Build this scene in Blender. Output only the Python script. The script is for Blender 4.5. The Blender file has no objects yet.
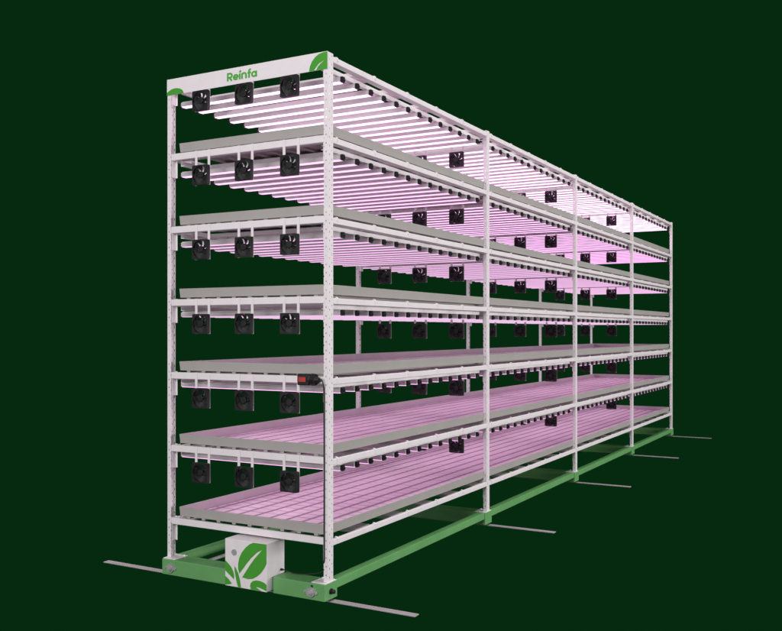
import bpy, bmesh, math, random
from mathutils import Vector, Matrix
from mathutils.geometry import tessellate_polygon
random.seed(4)
S = bpy.context.scene
COL = S.collection
PI = math.pi

# ------------------------------------------------------------------ sizes (metres)
W = 1.2324            # rack width, x from -W to 0
L = 2.33              # one bay along y
NB = 4                # bays
TOP = 3.157           # top of the uppermost beam
DZ = 0.4668            # tier pitch
def tz(t): return TOP - DZ * t
ORD = ['first', 'second', 'third', 'fourth', 'fifth', 'sixth', 'seventh', 'eighth', 'ninth', 'tenth',
       'eleventh', 'twelfth', 'thirteenth']

# ------------------------------------------------------------------ materials
def mat(name, col, rough=0.5, metal=0.0, spec=0.5, noise=0.06, scale=14.0, bump=0.0, rvar=0.08):
    m = bpy.data.materials.new(name); m.use_nodes = True
    nt = m.node_tree; b = nt.nodes['Principled BSDF']
    b.inputs['Metallic'].default_value = metal
    b.inputs['Specular IOR Level'].default_value = spec
    tc = nt.nodes.new('ShaderNodeTexCoord')
    n = nt.nodes.new('ShaderNodeTexNoise'); n.inputs['Scale'].default_value = scale; n.inputs['Detail'].default_value = 5
    nt.links.new(tc.outputs['Object'], n.inputs['Vector'])
    r = nt.nodes.new('ShaderNodeValToRGB')
    lo = [max(0, c * (1 - noise)) for c in col]; hi = [min(1, c * (1 + noise)) for c in col]
    r.color_ramp.elements[0].position = 0.3; r.color_ramp.elements[1].position = 0.7
    r.color_ramp.elements[0].color = (*lo, 1); r.color_ramp.elements[1].color = (*hi, 1)
    nt.links.new(n.outputs['Fac'], r.inputs['Fac']); nt.links.new(r.outputs['Color'], b.inputs['Base Color'])
    mr = nt.nodes.new('ShaderNodeMapRange')
    mr.inputs['To Min'].default_value = max(0, rough - rvar); mr.inputs['To Max'].default_value = min(1, rough + rvar)
    nt.links.new(n.outputs['Fac'], mr.inputs['Value']); nt.links.new(mr.outputs['Result'], b.inputs['Roughness'])
    if bump:
        n2 = nt.nodes.new('ShaderNodeTexNoise'); n2.inputs['Scale'].default_value = 320
        nt.links.new(tc.outputs['Object'], n2.inputs['Vector'])
        bp = nt.nodes.new('ShaderNodeBump'); bp.inputs['Strength'].default_value = bump; bp.inputs['Distance'].default_value = 0.001
        nt.links.new(n2.outputs['Fac'], bp.inputs['Height']); nt.links.new(bp.outputs['Normal'], b.inputs['Normal'])
    return m
def emis(name, col, st):
    m = bpy.data.materials.new(name); m.use_nodes = True
    nt = m.node_tree; nt.nodes.clear()
    e = nt.nodes.new('ShaderNodeEmission'); o = nt.nodes.new('ShaderNodeOutputMaterial')
    e.inputs['Color'].default_value = (*col, 1); e.inputs['Strength'].default_value = st
    nt.links.new(e.outputs[0], o.inputs[0]); return m

BG = (0.0018, 0.0232, 0.0052)
M_white = mat('white_powder_coat', (0.78, 0.732, 0.757), 0.5, spec=0.35, noise=0.025, bump=0.15)
M_zinc = mat('zinc_steel', (0.40, 0.385, 0.39), 0.45, metal=0.3, noise=0.12, scale=30)
M_rail = mat('aluminium_rail', (0.42, 0.365, 0.39), 0.5, metal=0.15, noise=0.03, scale=2)
M_green = mat('green_powder_coat', (0.130, 0.352, 0.120), 0.42, spec=0.5, noise=0.05, scale=6, bump=0.15)
M_tray = mat('grey_tray_plastic', (0.37, 0.353, 0.337), 0.6, spec=0.3, noise=0.03, scale=5, bump=0.1)
M_cell = mat('pink_lit_tray_insert', (0.88, 0.69, 0.81), 0.6, spec=0.3, noise=0.05, scale=9)  # pink light of the LEDs is put into the pad colour
M_shade_liner = mat('pink_shade_lining', (0.38, 0.275, 0.345), 0.6, spec=0.3, noise=0.05, scale=7)  # wall shade and pink LED light painted into the colour
M_black = mat('black_plastic', (0.011, 0.011, 0.012), 0.5, spec=0.28, noise=0.2, scale=40)
M_blade = mat('black_fan_blade', (0.010, 0.010, 0.011), 0.55, spec=0.28, noise=0.2, scale=40)
M_rubber = mat('black_rubber', (0.025, 0.025, 0.025), 0.6, spec=0.3, noise=0.2, scale=40)
M_red = mat('red_plastic', (0.42, 0.022, 0.02), 0.4, noise=0.05)
M_leaf = mat('leaf_green_print', (0.06, 0.32, 0.028), 0.5, spec=0.3, noise=0.03)
M_letter = mat('letter_green_print', (0.075, 0.37, 0.04), 0.5, spec=0.3, noise=0.03)
M_board = mat('white_board', (0.79, 0.742, 0.767), 0.45, spec=0.35, noise=0.015)
M_led = emis('pinkish_led', (1.0, 0.50, 0.91), 1.7)
M_led2 = emis('soft_pink_led', (1.0, 0.58, 0.94), 1.08)
M_led3 = emis('dim_pink_led', (1.0, 0.66, 0.95), 0.86)
M_ledtop = emis('pale_pink_led', (1.0, 0.52, 0.92), 3.2)
M_ground = emis('glowing_green_ground', BG, 1.0)  # glows evenly in the backdrop colour

# ------------------------------------------------------------------ mesh helpers
def box(bm, x0, x1, y0, y1, z0, z1):
    vs = [bm.verts.new((x, y, z)) for x in (x0, x1) for y in (y0, y1) for z in (z0, z1)]
    for f in ((0, 1, 3, 2), (4, 6, 7, 5), (0, 4, 5, 1), (2, 3, 7, 6), (0, 2, 6, 4), (1, 5, 7, 3)):
        bm.faces.new([vs[i] for i in f])
    return vs
def bevbox(bm, x0, x1, y0, y1, z0, z1, r, seg=2):
    t = bmesh.new(); box(t, x0, x1, y0, y1, z0, z1)
    bmesh.ops.bevel(t, geom=t.edges[:], offset=r, segments=seg, affect='EDGES', profile=0.5)
    merge(bm, t)
def merge(bm, t):
    me = bpy.data.meshes.new('tmp'); t.to_mesh(me); t.free(); bm.from_mesh(me); bpy.data.meshes.remove(me)
def prism(bm, pts, axis, a, b):
    """polygon pts (u,v) extruded along axis from a to b. axis 'y': (x,z); 'x': (y,z); 'z': (x,y)"""
    def P(u, v, w): return {'y': (u, w, v), 'x': (w, u, v), 'z': (u, v, w)}[axis]
    A = [bm.verts.new(P(u, v, a)) for u, v in pts]; B = [bm.verts.new(P(u, v, b)) for u, v in pts]
    n = len(pts)
    for i in range(n): bm.faces.new((A[i], A[(i + 1) % n], B[(i + 1) % n], B[i]))
    if n <= 4: bm.faces.new(A[::-1]); bm.faces.new(B); return
    for i, j, k in tessellate_polygon([[Vector((u, v, 0)) for u, v in pts]]):
        bm.faces.new((A[i], A[j], A[k])); bm.faces.new((B[k], B[j], B[i]))
def cyl(bm, c, axis, r0, r1, h, n=24):
    """cone/cylinder starting at c, growing h along axis"""
    m = {'x': Matrix.Rotation(PI / 2, 4, 'Y'), 'y': Matrix.Rotation(-PI / 2, 4, 'X'), 'z': Matrix.Identity(4)}[axis]
    t = bmesh.new(); bmesh.ops.create_cone(t, cap_ends=True, segments=n, radius1=r0, radius2=r1, depth=abs(h))
    bmesh.ops.transform(t, matrix=Matrix.Translation((0, 0, abs(h) / 2)), verts=t.verts)
    if h < 0: bmesh.ops.transform(t, matrix=Matrix.Rotation(PI, 4, 'X'), verts=t.verts)
    bmesh.ops.transform(t, matrix=Matrix.Translation(c) @ m, verts=t.verts); merge(bm, t)
def tube(bm, pts, r, n=8, r2=None):
    P = [Vector(p) for p in pts]; rings = []
    for i, p in enumerate(P):
        d = (P[min(i + 1, len(P) - 1)] - P[max(i - 1, 0)]).normalized()
        rr = r if r2 is None or i < 0.55 * len(P) else r2
        a = d.orthogonal().normalized() if i == 0 else (pa - d * pa.dot(d)).normalized()
        pa = a; b = d.cross(a)
        rings.append([bm.verts.new(p + (a * math.cos(2 * PI * k / n) + b * math.sin(2 * PI * k / n)) * rr) for k in range(n)])
    for i in range(len(rings) - 1):
        for k in range(n):
            bm.faces.new((rings[i][k], rings[i][(k + 1) % n], rings[i + 1][(k + 1) % n], rings[i + 1][k]))
    bm.faces.new(rings[0][::-1]); bm.faces.new(rings[-1])
def smooth_path(pts, k=6):
    P = [Vector(p) for p in pts]; out = []
    for i in range(len(P) - 1):
        p0, p1, p2, p3 = P[max(i - 1, 0)], P[i], P[i + 1], P[min(i + 2, len(P) - 1)]
        for j in range(k):
            t = j / k
            out.append(0.5 * ((2 * p1) + (p2 - p0) * t + (2 * p0 - 5 * p1 + 4 * p2 - p3) * t * t + (3 * p1 - p0 - 3 * p2 + p3) * t ** 3))
    out.append(P[-1]); return out
def mesh(name, bm, m):
    bmesh.ops.recalc_face_normals(bm, faces=bm.faces[:])
    me = bpy.data.meshes.new(name); bm.to_mesh(me); bm.free(); me.materials.append(m); return me
def obj(name, me, parent=None, loc=(0, 0, 0), smooth=False):
    o = bpy.data.objects.new(name, me); COL.objects.link(o); o.location = loc
    if parent: o.parent = parent
    if smooth:
        for p in me.polygons: p.use_smooth = True
    return o
def build(name, fn, m, parent=None, loc=(0, 0, 0), smooth=False):
    bm = bmesh.new(); fn(bm); return obj(name, mesh(name, bm, m), parent, loc, smooth)
def tag(o, label, cat, group=None):
    o['label'] = label; o['category'] = cat
    if group: o['group'] = group
    return o
def empty(name, loc, label, cat, group=None):
    o = bpy.data.objects.new(name, None); COL.objects.link(o); o.location = loc; o.empty_display_size = 0.05
    return tag(o, label, cat, group)

# ------------------------------------------------------------------ ground
def g(bm):
    R = 400
    vs = [bm.verts.new(p) for p in ((-R, -R, 0), (R, -R, 0), (R, R, 0), (-R, R, 0))]; bm.faces.new(vs)
gr = build('ground', g, M_ground, loc=(0, 0, -0.018)); gr['kind'] = 'structure'

# ------------------------------------------------------------------ floor rails
def rail_me():
    bm = bmesh.new()
    for y0, y1, h in ((-0.024, -0.004, 0.005), (-0.004, 0.004, 0.002), (0.004, 0.024, 0.005)):
        box(bm, -1.83, 0.555, y0, y1, 0, h)
    return mesh('floor_rail', bm, M_rail)
RM = rail_me()
rail_lab = ['flat pale floor rail passing under the front green base beam',
            'flat floor rail under the first green cross beam behind the front one',
            'flat floor rail under the middle green cross beam of the rack',
            'flat floor rail under the last but one green cross beam',
            'short looking floor rail under the far end of the rack, farthest away']
for k in range(5):
    tag(obj('floor_rail', RM, loc=(0, L * k + 0.044, -0.0175)), rail_lab[k], 'floor rail', 'rails laid on the floor across the rack')

# ------------------------------------------------------------------ the rack
rack = empty('growing_rack', (0, 0, 0), 'tall white perforated steel growing rack of four bays on a green base frame', 'rack')

PZ0, PZ1 = 0.101, 3.168
def post_me(sign):
    """C-shaped upright, web on the outer side, holes right through the steel"""
    bm = bmesh.new(); T = 0.0026
    H = PZ1 - PZ0; pitch = 0.05; n = int(H / pitch)
    def plate(u0, u1, hole_u, hw, hz, off, put):
        put(u0, hole_u - hw, PZ0, PZ1); put(hole_u + hw, u1, PZ0, PZ1)
        z = PZ0
        for i in range(n):
            zc = PZ0 + off + i * pitch
            put(hole_u - hw, hole_u + hw, z, zc - hz); z = zc + hz
        put(hole_u - hw, hole_u + hw, z, PZ1)
    s = sign
    def web(u0, u1, z0, z1): box(bm, min(0, -s * T), max(0, -s * T), u0, u1, z0, z1)
    plate(T, 0.0275, 0.0165, 0.0032, 0.0052, 0.026, web)
    plate(0.0275, 0.055 - T, 0.040, 0.0026, 0.0045, 0.050, web)
    def fl(ya):
        def put(u0, u1, z0, z1): box(bm, min(-s * u0, -s * u1), max(-s * u0, -s * u1), ya, ya + T, z0, z1)
        return put
    plate(0, 0.0265, 0.0135, 0.0026, 0.0045, 0.040, fl(0))
    plate(0, 0.017, 0.0092, 0.0036, 0.007, 0.026, fl(0.055 - T))
    z = PZ0                                               # notched inner edge of the front flange
    for i in range(n):
        zc = PZ0 + 0.02 + i * pitch
        fl(0)(0.0265, 0.030, z, zc - 0.0045); z = zc + 0.0045
    fl(0)(0.0265, 0.030, z, PZ1)
    return mesh('post', bm, M_white)
PR, PL = post_me(1), post_me(-1)
def foot_me():
    bm = bmesh.new(); bevbox(bm, -0.05, 0.05, -0.035, 0.085, 0.0972, 0.1008, 0.0015, 1)
    for dx in (-0.035, 0.035): cyl(bm, (dx, 0.072, 0.1008), 'z', 0.007, 0.006, 0.005, 6)
    return mesh('foot_plate', bm, M_white)
FM = foot_me()
for k in range(NB + 1):
    for sx, me, fx in ((0, PR, -0.045), (-W, PL, 0.045)):
        p = obj('post', me, rack, (sx, L * k, 0)); obj('foot_plate', FM, p, (fx, 0, 0))

# beams across the rack
def cross_me():
    bm = bmesh.new(); y0, y1 = 0.0032, 0.036
    prism(bm, [(y0, 0), (y0, -0.040), (y0 + .004, -0.0425), (y1, -0.0425), (y1, -.006), (y0 + .016, -.006), (y0 + .014, 0)], 'x', -W + 0.0302, -0.0302)
    return mesh('cross_beam', bm, M_white)
CM = cross_me()
def bracket_me(w):
    bm = bmesh.new(); box(bm, 0, w, 0.0385, 0.0415, -0.150, 0.004); box(bm, 0, 0.003, 0.0062, 0.0384, -0.149, -0.0430)
    return mesh('beam_bracket', bm, M_white)
BKL, BKR = bracket_me(0.017), bracket_me(0.007)
for t in range(7):
    for k in range(NB + 1):
        c = obj('cross_beam', CM, rack, (0, L * k, tz(t)))
        obj('beam_bracket', BKL, c, (-W + 0.0305, 0, 0)); obj('beam_bracket', BKR, c, (-0.0305 - 0.007, 0, 0))

# beams along the sides, with the hooks of the shelf supports
SUP_E = [0.10 + 0.443 * i for i in range(6)]
def side_me(s):
    bm = bmesh.new()
    pr = [(0, -.0055), (0, -.036), (-.002, -.038), (-.042, -.040), (-.042, -.032), (-.018, -.030), (-.018, -.003), (-.0025, -.003)]
    prism(bm, [(s * a if s > 0 else -a, b) for a, b in pr], 'y', 0.0555, L - 0.0005)
    for e in SUP_E[:5]:
        for (a, b) in ((e - .0065, e + .0065),):
            u = [(0.0035, -.020), (0.0035, -.004), (-.004, .0045), (-.014, .006), (-.0175, -.0028), (-.001, -.0058), (-.0005, -.020)]
            prism(bm, [(x if s > 0 else -x, z) for x, z in u], 'y', a, b)
    return mesh('side_beam', bm, M_white)
SR, SL = side_me(1), side_me(-1)
for t in range(7):
    for k in range(NB):
        zz = tz(t) - 0.0025 * t
        obj('side_beam', SR, rack, (0, L * k, zz)); obj('side_beam', SL, rack, (-W, L * k, zz))

# wide sheet-steel supports under the trays
def support_me(y1):
    bm = bmesh.new(); y0 = y1 - 0.163
    if y1 > L: y1 = L - 0.002
    y0 = max(y0, 0.058)
    prism(bm, [(y0, -.030), (y0, -.006), (y1, -.006), (y1, -.030), (y1 - .003, -.030), (y1 - .003, -.009), (y0 + .003, -.009), (y0 + .003, -.030)],
          'x', -W + 0.0425, -0.0425)
    for xa in (-0.0422, -W + 0.0411): box(bm, xa, xa + 0.0011, y0 + .0005, y1 - .0005, -.0295, -.0092)
    return mesh('shelf_support', bm, M_white)
SUPM = [support_me(e) for e in SUP_E]
rest = bmesh.new(); cnt = 0
for t in (0, 6, 1, 2, 5, 4, 3):
    for k in range(NB):
        for i in range(6):
            if cnt < 100:
                obj('shelf_support', SUPM[i], rack, (0, L * k, tz(t) - 0.0029 * t)); cnt += 1
            else:
                tm = bmesh.new(); tm.from_mesh(SUPM[i])
                bmesh.ops.translate(tm, verts=tm.verts, vec=(0, L * k, tz(t) - 0.0029 * t)); merge(rest, tm)
o = obj('shelf_support', mesh('shelf_support', rest, M_white), rack); o['kind'] = 'stuff'

# thin rails that carry the light bars
def lrail_me():
    bm = bmesh.new()
    prism(bm, [(-.060, -.046), (-.060, -.0730), (-.087, -.0730), (-.087, -.0695), (-.0635, -.0695), (-.0635, -.0495), (-.087, -.0495), (-.087, -.046)], 'y', 0.060, L - 0.004)
    for y in (0.46, 1.34, 2.23): box(bm, -.080, -.076, y - .012, y + .012, -.0455, -.0305)
    return mesh('light_rail', bm, M_white)
LRM = lrail_me()
for t in range(6):
    for k in range(NB):
        obj('light_rail', LRM, rack, (0, L * k, tz(t)))
        o = obj('light_rail', LRM, rack, (-W, L * k + L + 0.056, tz(t))); o.rotation_euler = (0, 0, PI)

# green base
BY0, BY1, BH = -0.043, 0.090, 0.097
def base_seg(x0, x1):
    def f(bm): bevbox(bm, x0, x1, BY0, BY1, 0.0, BH, 0.003)
    return f
def bearing(parent, x):
    def f(bm):
        pts = []
        for i in range(24):
            a = 2 * PI * i / 24; pts.append((0.026 * math.cos(a), 0.026 * math.sin(a)))
        cyl(bm, (0, 0, 0), 'y', 0.030, 0.027, -0.012, 28); cyl(bm, (0, -0.012, 0), 'y', 0.019, 0.017, -0.008, 24)
        cyl(bm, (0, -0.020, 0), 'y', 0.010, 0.009, -0.006, 16)
        prism(bm, [(-.047, -.006), (-.041, -.009), (-.025, -.010), (.025, -.010), (.041, -.009), (.047, -.006), (.047, .006), (.041, .009), (.025, .010), (-.025, .010), (-.041, .009), (-.047, .006)], 'y', -0.0075, 0)
        for s in (-1, 1): cyl(bm, (s * .040, -0.0075, 0), 'y', 0.006, 0.0055, -0.005, 6)
    build('bearing', f, M_zinc, parent, (x, BY0 - 0.0003, 0.045))
def hole(parent, x, z, r):
    def f(bm): cyl(bm, (0, 0, 0), 'y', r, r, -0.0012, 20)
    build('cable_hole', f, M_rubber, parent, (x, BY0 - 0.0002, z))
for k in range(NB + 1):
    if k == 0:
        b1 = build('base_beam', base_seg(-W - 0.006, -0.684), M_green, rack); bearing(b1, -1.163)
        b2 = build('base_beam', base_seg(-0.360, 0.006), M_green, rack); bearing(b2, -0.088); hole(b2, -0.083, 0.079, 0.009)
        def plug(bm):
            cyl(bm, (0, 0, 0), 'x', 0.017, 0.017, 0.006, 20); cyl(bm, (0.006, 0, 0), 'x', 0.014, 0.012, 0.020, 20)
        build('end_plug', plug, M_black, b2, (0.0062, 0.020, 0.047), True)
        bmid = build('base_beam', base_seg(-0.683, -0.361), M_green, rack)
        bmid.scale = (1, 0.9, 0.9); bmid.location = (0, 0.003, 0.004)
        BMID = bmid
    else:
        b = build('base_beam', base_seg(-W - 0.006, 0.006), M_green, rack, (0, L * k, 0))
def baserail(x0, x1):
    def f(bm):
        bevbox(bm, x0, x1, BY1 + 0.001, L + BY0 - 0.001, 0.046, 0.0985, 0.003)
    return f
for k in range(NB):
    build('base_rail', baserail(-0.060, -0.0005), M_green, rack, (0, L * k, 0))
    build('base_rail', baserail(-W + 0.0005, -W + 0.060), M_green, rack, (0, L * k, 0))
bpy.data.objects.remove(BMID)                             # the control box fills this gap
def shaft(bm): cyl(bm, (-1.02, 0.092, 0.066), 'y', 0.011, 0.011, 4 * L - 0.1, 16)
build('drive_shaft', shaft, M_zinc, rack, smooth=False)

# ------------------------------------------------------------------ sign board
sb = empty('sign_board', (-W / 2, -0.002, 3.067), 'long white sign board with green lettering and leaves across the rack front', 'sign')
def board(bm): bevbox(bm, -W / 2 - 0.0005, W / 2 + 0.0005, -0.003, -0.0006, 0, 0.103, 0.0008, 1)
build('board', board, M_board, sb)
def flat(pts, y0, y1):
    def f(bm): prism(bm, pts, 'y', y0, y1)
    return f
OX, OZ = W / 2, -3.067
def toS(pts): return [(x + OX, z + OZ) for x, z in pts]
leafR = toS([(-0.1267, 3.0678), (-0.1262, 3.080), (-0.1204, 3.1000), (-0.1069, 3.1244), (-0.0845, 3.1472), (-0.0577, 3.1610), (-0.0311, 3.1660), (-0.0008, 3.1675), (-0.0008, 3.0678)])
build('leaf_emblem', flat(leafR, -0.0045, -0.0031), M_leaf, sb)
veinR = toS([(-0.0908, 3.0692), (-0.0800, 3.0818), (-0.0577, 3.1034), (-0.0223, 3.1182), (-0.0489, 3.1016), (-0.0666, 3.0863), (-0.0772, 3.0692)])
build('leaf_vein', flat(veinR, -0.0058, -0.0046), M_board, sb)
dome = [(-W + .0004, 3.0676), (-W + .0004, 3.0845)] + [(-1.2324 + 0.0700 + 0.0705 * -math.cos(a), 3.0676 + 0.0395 * math.sin(a)) for a in [PI * i / 16 for i in range(4, 17)]]
build('leaf_emblem', flat(toS(dome), -0.0045, -0.0031), M_leaf, sb)
SW = 0.152                                                # stroke width of the lettering, in letter units
def arc(cx, cz, r, a0, a1, n=14):
    return [(cx + r * math.cos(math.radians(a0 + (a1 - a0) * i / n)), cz + r * math.sin(math.radians(a0 + (a1 - a0) * i / n))) for i in range(n + 1)]
GLYPHS = [(0.54, [[(.0675, 0), (.0675, .7)], [(.0675, .6325), (.27, .6325)] + arc(.27, .46, .1725, 80, -80) + [(.27, .2875), (.0675, .2875)], [(.23, .29), (.43, 0)]]),
          (0.555, [arc(.26, .25, .19, 0, 322, 22), [(.09, .245), (.51, .245)]]),
          (0.205, [[(.0675, 0), (.0675, .5)], [(.055, .575), (.165, .745)]]),
          (0.565, [[(.0675, 0), (.0675, .5)], arc(.25, .30, .1825, 180, 0) + [(.4325, .29), (.4325, 0)]]),
          (0.335, [[(.14, 0), (.14, .56)] + arc(.27, .57, .13, 172, 75), [(0, .44), (.31, .44)]]),
          (0.51, [arc(.25, .25, .185, 0, 360, 26), [(.4425, 0), (.4425, .5)]])]
TOTAL = sum(g[0] for g in GLYPHS)
KX, KZ = 0.230 / TOTAL, 0.0505 / 0.7
bt = bmesh.new(); ox = 0.0; layer = 0
for adv, strokes in GLYPHS:
    for st in strokes:
        layer = (layer + 1) % 4
        yb = -0.0010 - 0.00012 * layer                    # crossing strokes never share a plane
        P = [Vector((x, 0, z)) for x, z in st]; Lr = []; Rr = []
        for i, p in enumerate(P):
            d = (P[min(i + 1, len(P) - 1)] - P[max(i - 1, 0)])
            if len(P) > 20 and (P[0] - P[-1]).length < 1e-4 and i in (0, len(P) - 1): d = P[1] - P[-2]
            d.normalize(); nrm = Vector((-d.z, 0, d.x)) * SW / 2
            Lr.append(p + nrm); Rr.append(p - nrm)
        def V(v, y): return bt.verts.new(((v.x + ox) * KX, y, v.z * KZ))
        F0 = [(V(l, yb), V(r, yb)) for l, r in zip(Lr, Rr)]; B0 = [(V(l, 0), V(r, 0)) for l, r in zip(Lr, Rr)]
        for i in range(len(P) - 1):
            bt.faces.new((F0[i][0], F0[i + 1][0], F0[i + 1][1], F0[i][1]))
            bt.faces.new((F0[i][0], B0[i][0], B0[i + 1][0], F0[i + 1][0])); bt.faces.new((F0[i][1], F0[i + 1][1], B0[i + 1][1], B0[i][1]))
    ox += adv
me = bpy.data.meshes.new('lettering'); bt.to_mesh(me); bt.free(); me.materials.append(M_letter)
obj('lettering', me, sb, (-0.7386 + OX, -0.0031, 3.0925 + OZ))

# ------------------------------------------------------------------ control box
cb = empty('control_box', (-0.5242, 0, 0.012), 'white control box with green leaf print between the two green base halves', 'control box')
def cbody(bm):
    bevbox(bm, -0.156, 0.156, -0.095, 0.083, 0.004, 0.2885, 0.0025)
    for x, y in ((0.02, -0.05), (0.045, -0.05), (0.10, 0.03), (-0.1, 0.03)): cyl(bm, (x, y, 0.2883), 'z', 0.004, 0.003, 0.003, 8)
build('housing', cbody, M_white, cb)
def toB(pts):
    return [(min(max(x, -0.6795), -0.3690) + 0.5242, min(max(z, 0.0185), 0.2985) - 0.012) for x, z in pts]
LEAF = [
  [(-0.4652, 0.298), (-0.3682, 0.2985), (-0.3682, 0.1832), (-0.385, 0.1547), (-0.4085, 0.1253), (-0.4368, 0.1011), (-0.47, 0.083), (-0.5033, 0.0762), (-0.5456, 0.0805), (-0.5688, 0.0981), (-0.5795, 0.1258), (-0.5795, 0.1603), (-0.5707, 0.1959), (-0.5514, 0.2312), (-0.5225, 0.2629), (-0.4938, 0.2853)],
  [(-0.6803, 0.1692), (-0.6586, 0.1542), (-0.634, 0.1341), (-0.6174, 0.1093), (-0.6096, 0.0834), (-0.6116, 0.0609), (-0.634, 0.0763), (-0.6586, 0.0924), (-0.6803, 0.1073)],
  [(-0.6803, 0.074), (-0.6537, 0.0583), (-0.6272, 0.0326), (-0.6488, 0.0257), (-0.6803, 0.0199)],
  [(-0.4842, 0.0187), (-0.49, 0.0347), (-0.4861, 0.0542), (-0.47, 0.0694), (-0.4462, 0.0771), (-0.4132, 0.0771), (-0.385, 0.0704), (-0.3682, 0.0606), (-0.3682, 0.0187)]]
STEM = [(-0.6077, 0.1429), (-0.595, 0.1276), (-0.5785, 0.0991), (-0.5659, 0.0624), (-0.5582, 0.0187), (-0.5804, 0.0187), (-0.5901, 0.0438), (-0.5999, 0.0809), (-0.6067, 0.1107)]
VEIN = [
  [(-0.5520, 0.0760), (-0.5225, 0.1179), (-0.4938, 0.1574), (-0.4605, 0.1996), (-0.4273, 0.234), (-0.401, 0.2613), (-0.4368, 0.2419), (-0.4795, 0.2048), (-0.5129, 0.1687), (-0.5398, 0.1347), (-0.5760, 0.0925)],
  [(-0.4000, 0.0187), (-0.3690, 0.0187), (-0.3690, 0.0235), (-0.3944, 0.0301), (-0.4226, 0.0365), (-0.4443, 0.0375), (-0.4226, 0.0270)]]
for p in LEAF: build('leaf_emblem', flat(toB(p), -0.0962, -0.0951), M_leaf, cb)
build('stem_emblem', flat(toB(STEM), -0.0962, -0.0951), M_leaf, cb)
for p in VEIN: build('leaf_vein', flat(toB(p), -0.0970, -0.0963), M_white, cb)
def lock(bm):
    cyl(bm, (0, 0, 0), 'y', 0.019, 0.018, -0.006, 24); box(bm, -.003, .003, -.0085, -.006, -.012, .012)
build('lock', lock, M_zinc, cb, (-0.6096 + 0.5242, -0.0951, 0.2242 - 0.012))
def gland(bm):
    cyl(bm, (0, 0, 0), 'x', 0.006, 0.005, 0.022, 14); cyl(bm, (0.004, 0, 0), 'x', 0.008, 0.008, 0.006, 6)
build('cable_gland', gland, M_black, cb, (0.1562, 0.045, 0.108))

# ------------------------------------------------------------------ emergency switch and cable
sw = empty('emergency_switch', (-0.1195, -0.001, 1.2715), 'black emergency switch with a red button on the front beam beside the corner post', 'switch')
def swb(bm):
    bevbox(bm, -0.074, 0.004, -0.034, 0.0, -0.034, 0.033, 0.005)
    cyl(bm, (-0.002, -0.017, 0.001), 'x', 0.020, 0.020, 0.016, 16)
    cyl(bm, (0.010, -0.017, 0.0), 'x', 0.030, 0.036, 0.008, 8); cyl(bm, (0.018, -0.017, 0.0), 'x', 0.036, 0.034, 0.030, 8)
    cyl(bm, (0.048, -0.017, 0.0), 'x', 0.022, 0.012, 0.022, 16)
build('switch_body', swb, M_black, sw)
def swr(bm): bevbox(bm, -0.062, -0.010, -0.040, -0.0342, -0.015, 0.015, 0.0025)
build('red_button', swr, M_red, sw)
path = smooth_path([(-0.050, -0.018, 1.272), (-0.040, -0.018, 1.2745), (-0.030, -0.0165, 1.266), (-0.0235, -0.012, 1.235), (-0.0232, -0.0075, 1.18),
                    (-0.0232, -0.006, 0.9), (-0.0232, -0.006, 0.6), (-0.0236, -0.006, 0.30), (-0.0245, -0.006, 0.225), (-0.036, 0.002, 0.205), (-0.044, 0.022, 0.190),
                    (-0.06, 0.05, 0.155), (-0.11, 0.06, 0.128), (-0.19, 0.055, 0.112), (-0.27, 0.048, 0.107), (-0.341, 0.045, 0.120)], 6)
def cab(bm): tube(bm, path, 0.0042, 8, 0.0026)
tag(build('power_cable', cab, M_rubber, smooth=True), 'thin black cable running down the near corner post from the red switch', 'cable')

# ------------------------------------------------------------------ growing trays
TL0, TL1 = 0.0275, 9.263
XL, XR = -1.1585, -0.024
GP = 0.1225
GX = [-0.600 + GP * k for k in range(-4, 5)]
def tray_me():
    bm = bmesh.new()
    zt, zb, zf, th, tp = 0.0692, 0.0120, 0.0132, 0.005, 0.006
    def ring(i, z): return [bm.verts.new(p) for p in ((XL + i, TL0 + i * .8, z), (XR - i, TL0 + i * .8, z), (XR - i, TL1 - i * .8, z), (XL + i, TL1 - i * .8, z))]
    R = [ring(tp, zb), ring(0.0012, zt - 0.002), ring(0.0022, zt), ring(th - 0.001, zt), ring(th, zt - 0.001), ring(th + tp * 0.9, zf)]
    for a, b in zip(R, R[1:]):
        for i in range(4): bm.faces.new((a[i], a[(i + 1) % 4], b[(i + 1) % 4], b[i]))
    bm.faces.new(R[0][::-1]); bm.faces.new(R[-1])
    for x in GX:
        prism(bm, [(x - .016, 0.0118), (x - .012, -0.0022), (x + .012, -0.0022), (x + .016, 0.0118)], 'y', TL0 + 0.012, TL1 - 0.012)
    return mesh('tray_shell', bm, M_tray)
def insert_me():
    bm = bmesh.new()
    x0, x1, y0, y1 = XL + 0.0125, XR - 0.0125, TL0 + 0.0125, TL1 - 0.0125
    z0, z1 = 0.0130, 0.0139
    edges = [x0] + GX + [x1]; gap = 0.0165; g2 = 0.014; zt = 0.0152
    n = int((y1 - y0) / 0.105)
    for a, b in zip(edges, edges[1:]):
        xa, xb = a + gap / 1.0, b - gap / 1.0
        for j in range(n):
            ya = y0 + (y1 - y0) * j / n + g2 / 2; yb = y0 + (y1 - y0) * (j + 1) / n - g2 / 2
            v0 = [bm.verts.new(p) for p in ((xa - .003, ya - .001, z1), (xb + .003, ya - .001, z1), (xb + .003, yb + .001, z1), (xa - .003, yb + .001, z1))]
            v1 = [bm.verts.new(p) for p in ((xa, ya + .001, zt), (xb, ya + .001, zt), (xb, yb - .001, zt), (xa, yb - .001, zt))]
            dz = random.uniform(-.0007, .0007)
            for v in v1: v.co.z += dz
            for i in range(4): bm.faces.new((v0[i], v0[(i + 1) % 4], v1[(i + 1) % 4], v1[i]))
            bm.faces.new(v1)
    return mesh('cell_insert', bm, M_cell)
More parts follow.
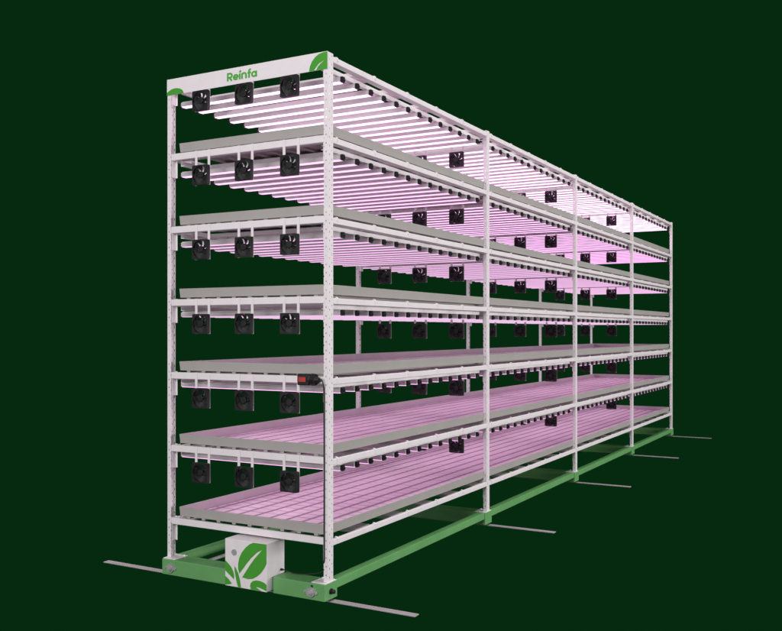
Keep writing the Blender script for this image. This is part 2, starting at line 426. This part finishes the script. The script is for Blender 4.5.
def shade_liner_me():
    bm = bmesh.new()
    def ring(i, z): return [bm.verts.new(p) for p in ((XL + i, TL0 + i, z), (XR - i, TL0 + i, z), (XR - i, TL1 - i, z), (XL + i, TL1 - i, z))]
    R = [ring(0.0066, 0.0655), ring(0.0072, 0.0655), ring(0.0120, 0.0136)]      # added skin inside the tray walls, carries their painted shade
    for a, b in zip(R, R[1:]):
        for i in range(4): bm.faces.new((a[i], a[(i + 1) % 4], b[(i + 1) % 4], b[i]))
    bm.faces.new(R[-1])
    return mesh('shade_liner', bm, M_shade_liner)
TM, IM, LM = tray_me(), insert_me(), shade_liner_me()
tlab = ['topmost long grey growing tray, on the shelf below the sign board',
        'second long grey growing tray from the top of the rack',
        'third long grey growing tray from the top of the rack',
        'fourth long grey growing tray from the top, just above the red switch',
        'fifth long grey growing tray from the top with pink lit cells',
        'lowest long grey growing tray, with pink lit cells, above the green base']
for t in range(1, 7):
    e = empty('growing_tray', (0, 0, tz(t)), tlab[t - 1], 'tray', 'growing trays stacked in the rack')
    e.location.z -= 0.0002 * (t - 1)
    obj('tray_shell', TM, e); obj('cell_insert', IM, e); obj('shade_liner', LM, e)

# ------------------------------------------------------------------ LED light bars
BX0, BX1 = -1.300, -0.050
def housing_me():
    bm = bmesh.new()
    prism(bm, [(-.014, -.0735), (-.014, -.0775), (-.025, -.081), (-.025, -.1055), (-.0225, -.1066), (.0225, -.1066), (.025, -.1055), (.025, -.081), (.014, -.0775), (.014, -.0735)], 'x', BX0, BX1)
    return mesh('housing', bm, M_white)
def diff_me(m):
    bm = bmesh.new()
    prism(bm, [(-.021, -.1068), (-.0205, -.1088), (-.0185, -.1105), (.0185, -.1105), (.0205, -.1088), (.021, -.1068)], 'x', BX0 + .004, BX1 - .004)
    return mesh('light_diffuser', bm, m)
def cap_me(s):
    bm = bmesh.new()
    if s > 0:
        bevbox(bm, BX1 + .0005, BX1 + .017, -.014, .014, -.1105, -.0745, .002, 1)
        cyl(bm, (BX1 + .017, .001, -.095), 'x', 0.009, 0.007, 0.007, 10)
    else:
        box(bm, BX0 - .012, BX0 - .0005, -.026, .026, -.109, -.083)
        tube(bm, smooth_path([(BX0 - .012, 0, -.089), (BX0 - .030, 0.004, -.093), (BX0 - .036, .014, -.101), (BX0 - .028, .03, -.107), (BX0 - .012, 0.022, -.105)], 3), 0.003, 5)
    return mesh('end_cap', bm, M_black)
HM, DM, DT, D2, D3, CR, CL = housing_me(), diff_me(M_led), diff_me(M_ledtop), diff_me(M_led2), diff_me(M_led3), cap_me(1), cap_me(-1)
BAYN = ['nearest bay', 'second bay', 'third bay', 'farthest bay']
TIERN = ['topmost light tier', 'second light tier', 'third light tier', 'fourth light tier', 'fifth light tier', 'lowest light tier']
for t in range(6):
    for k in range(NB):
        for j in range(13):
            y = L * k + 0.225 + j * (2.235 - 0.225) / 12
            e = empty('led_light_bar', (0, y, tz(t)),
                      '%s white LED light bar from the near post, %s, %s' % (ORD[j], BAYN[k], TIERN[t]),
                      'light bar', 'LED light bars hanging across the rack')
            obj('housing', HM, e); obj('light_diffuser', (DT, DM, D2, D3, DM, DM)[t], e); obj('end_cap', CR, e); obj('end_cap', CL, e)

# ------------------------------------------------------------------ fans
def frame_me():
    bm = bmesh.new(); n = 40; h = 0.062; r = 0.0565; y0, y1 = -0.0255, -0.0005
    def sq(a):
        c, s = math.cos(a), math.sin(a); q = (abs(c) ** 24 + abs(s) ** 24) ** (-1 / 24); return (min(max(h * c * q, -h), h), min(max(h * s * q, -h), h))
    A = [2 * PI * i / n for i in range(n)]
    rings = []
    for y in (y0, y1):
        rings.append([bm.verts.new((*sq(a)[:1], y, sq(a)[1])) for a in A])
        rings.append([bm.verts.new((r * math.cos(a), y, r * math.sin(a))) for a in A])
    o0, i0, o1, i1 = rings
    for k in range(n):
        m = (k + 1) % n
        bm.faces.new((o0[k], o0[m], i0[m], i0[k])); bm.faces.new((o1[m], o1[k], i1[k], i1[m]))
        bm.faces.new((o0[m], o0[k], o1[k], o1[m])); bm.faces.new((i0[k], i0[m], i1[m], i1[k]))
    for a in (0.5, 0.5 + 2 * PI / 3, 0.5 + 4 * PI / 3):      # rear struts carrying the motor
        d = Vector((math.cos(a), 0, math.sin(a))); p = Vector((-d.z, 0, d.x)) * 0.003
        vs = []
        for yy in (-0.004, -0.001):
            for s in (d * 0.018 + p, d * 0.0575 + p, d * 0.0575 - p, d * 0.018 - p): vs.append(bm.verts.new(s + Vector((0, yy, 0))))
        for f in ((0, 1, 2, 3), (7, 6, 5, 4), (0, 4, 5, 1), (1, 5, 6, 2), (2, 6, 7, 3), (3, 7, 4, 0)): bm.faces.new([vs[i] for i in f])
    cyl(bm, (0, -0.004, 0), 'y', 0.02, 0.02, 0.003, 20)
    return mesh('fan_frame', bm, M_black)
def rotor_me():
    bm = bmesh.new()
    cyl(bm, (0, -0.0045, 0), 'y', 0.0215, 0.0215, -0.017, 28); cyl(bm, (0, -0.0215, 0), 'y', 0.0215, 0.018, -0.0015, 28)
    nb = 7
    for b in range(nb):
        a0 = 2 * PI * b / nb + 0.25
        grid = []
        for i in range(5):
            r = 0.021 + (0.0545 - 0.021) * i / 4; row = []
            for j in range(5):
                u = j / 4; a = a0 + u * (2 * PI / nb) * 1.02 + 0.30 * (i / 4) ** 1.5
                y = -0.0195 + 0.0145 * u - 0.002 * math.sin(PI * u)
                row.append((r * math.cos(a), y, r * math.sin(a)))
            grid.append(row)
        F = [[bm.verts.new(p) for p in row] for row in grid]
        Bk = [[bm.verts.new((p[0], p[1] + 0.0012, p[2])) for p in row] for row in grid]
        for i in range(4):
            for j in range(4):
                bm.faces.new((F[i][j], F[i + 1][j], F[i + 1][j + 1], F[i][j + 1])); bm.faces.new((Bk[i][j + 1], Bk[i + 1][j + 1], Bk[i + 1][j], Bk[i][j]))
        for j in range(4): bm.faces.new((F[4][j], Bk[4][j], Bk[4][j + 1], F[4][j + 1]))
        for i in range(4):
            bm.faces.new((F[i][0], Bk[i][0], Bk[i + 1][0], F[i + 1][0])); bm.faces.new((F[i][4], F[i + 1][4], Bk[i + 1][4], Bk[i][4]))
    return mesh('rotor', bm, M_blade)
def strap_me(h):
    bm = bmesh.new(); box(bm, -0.0095, 0.0095, 0.0, 0.0018, -0.0625, h - .0025); box(bm, -0.0095, 0.0095, 0.0018, 0.02, h, h + .0012)
    box(bm, -0.0095, 0.0095, 0.0, 0.0018, h - .0025, h + .0012)
    return mesh('strap', bm, M_white)
FR, RO, STN, STL = frame_me(), rotor_me(), strap_me(0.158), strap_me(0.203)
for p in RO.polygons: p.use_smooth = False
FRN = ['at the near end', 'on the second row of posts', 'on the third row of posts', 'on the fourth row of posts']
for k in range(4):
    for t in range(6):
        for x, side in ((-0.942, 'left'), (-0.602, 'middle'), (-0.262, 'right')):
            ST = STL if k else STN
            e = empty('cooling_fan', (x, L * k + 0.0008, tz(t) - (0.203 if k else 0.158)), '%s black square fan hung under the %s beam from the top, %s' % (side, ORD[t] if t else 'highest', FRN[k]), 'fan',
                      'black fans hanging from the cross beams')
            if t: e['label'] = '%s black square fan hung from the %s highest beam, %s' % (side, ORD[t], FRN[k])
            else: e['label'] = '%s black square fan hung from the highest beam, %s' % (side, FRN[k])
            obj('fan_frame', FR, e)
            r = obj('rotor', RO, e); r.rotation_euler = (0, random.uniform(-0.5, 0.5), 0)
            obj('strap', ST, e, (-0.0505, 0, 0)); obj('strap', ST, e, (0.0525, 0, 0))

# ------------------------------------------------------------------ world, lamps
wd = bpy.data.worlds.new('World'); S.world = wd; wd.use_nodes = True
bg = wd.node_tree.nodes['Background']; bg.inputs['Color'].default_value = (*BG, 1); bg.inputs['Strength'].default_value = 1
def area(name, loc, target, sx, sy, power, col):
    l = bpy.data.lights.new(name, 'AREA'); l.shape = 'RECTANGLE'; l.size = sx; l.size_y = sy; l.energy = power; l.color = col
    o = bpy.data.objects.new(name, l); COL.objects.link(o); o.location = loc
    o.rotation_euler = (Vector(target) - Vector(loc)).to_track_quat('-Z', 'Y').to_euler(); return o
area('front_softbox', (-1.5, -9.5, 2.2), (-0.6, 0, 1.6), 6, 4.2, 440, (1, 0.955, 0.98))
area('key_softbox', (1.5, -5.6, 4.4), (-0.6, 0, 1.9), 2.6, 1.8, 205, (1, 0.955, 0.98))
area('side_softbox', (15, 5.5, 2.3), (0, 4.6, 1.6), 14, 4.2, 1900, (1, 0.96, 0.965))
area('left_softbox', (-13, 3, 4.6), (-1, 4, 1.0), 10, 5, 1200, (1, 0.97, 0.985))
area('top_softbox', (1.0, 4.0, 12), (-0.6, 4.6, 1.6), 8, 12, 1500, (1, 0.96, 0.98))

# ------------------------------------------------------------------ camera
F, PSI, X0, D, HY, HC = 895.6, 0.50839, -0.36358, 5.17193, 330.8, 1.555
cam = bpy.data.cameras.new('camera'); co = bpy.data.objects.new('camera', cam); COL.objects.link(co)
s, c = math.sin(PSI), math.cos(PSI)
co.location = (D * s - X0 * c, -D * c - X0 * s, HC)
co.rotation_euler = (PI / 2, 0, PSI)
cam.sensor_fit = 'HORIZONTAL'; cam.sensor_width = 36; cam.lens = 36 * F / 782
cam.shift_y = (HY - 315.5) / 782; cam.clip_start = 0.05; cam.clip_end = 2000
S.camera = co

S.view_settings.view_transform = 'Standard'; S.view_settings.look = 'None'; S.view_settings.exposure = 0
S.render.engine = 'CYCLES'
S.cycles.use_denoising = True
S.cycles.max_bounces = 8; S.cycles.diffuse_bounces = 5
S.cycles.sample_clamp_indirect = 6
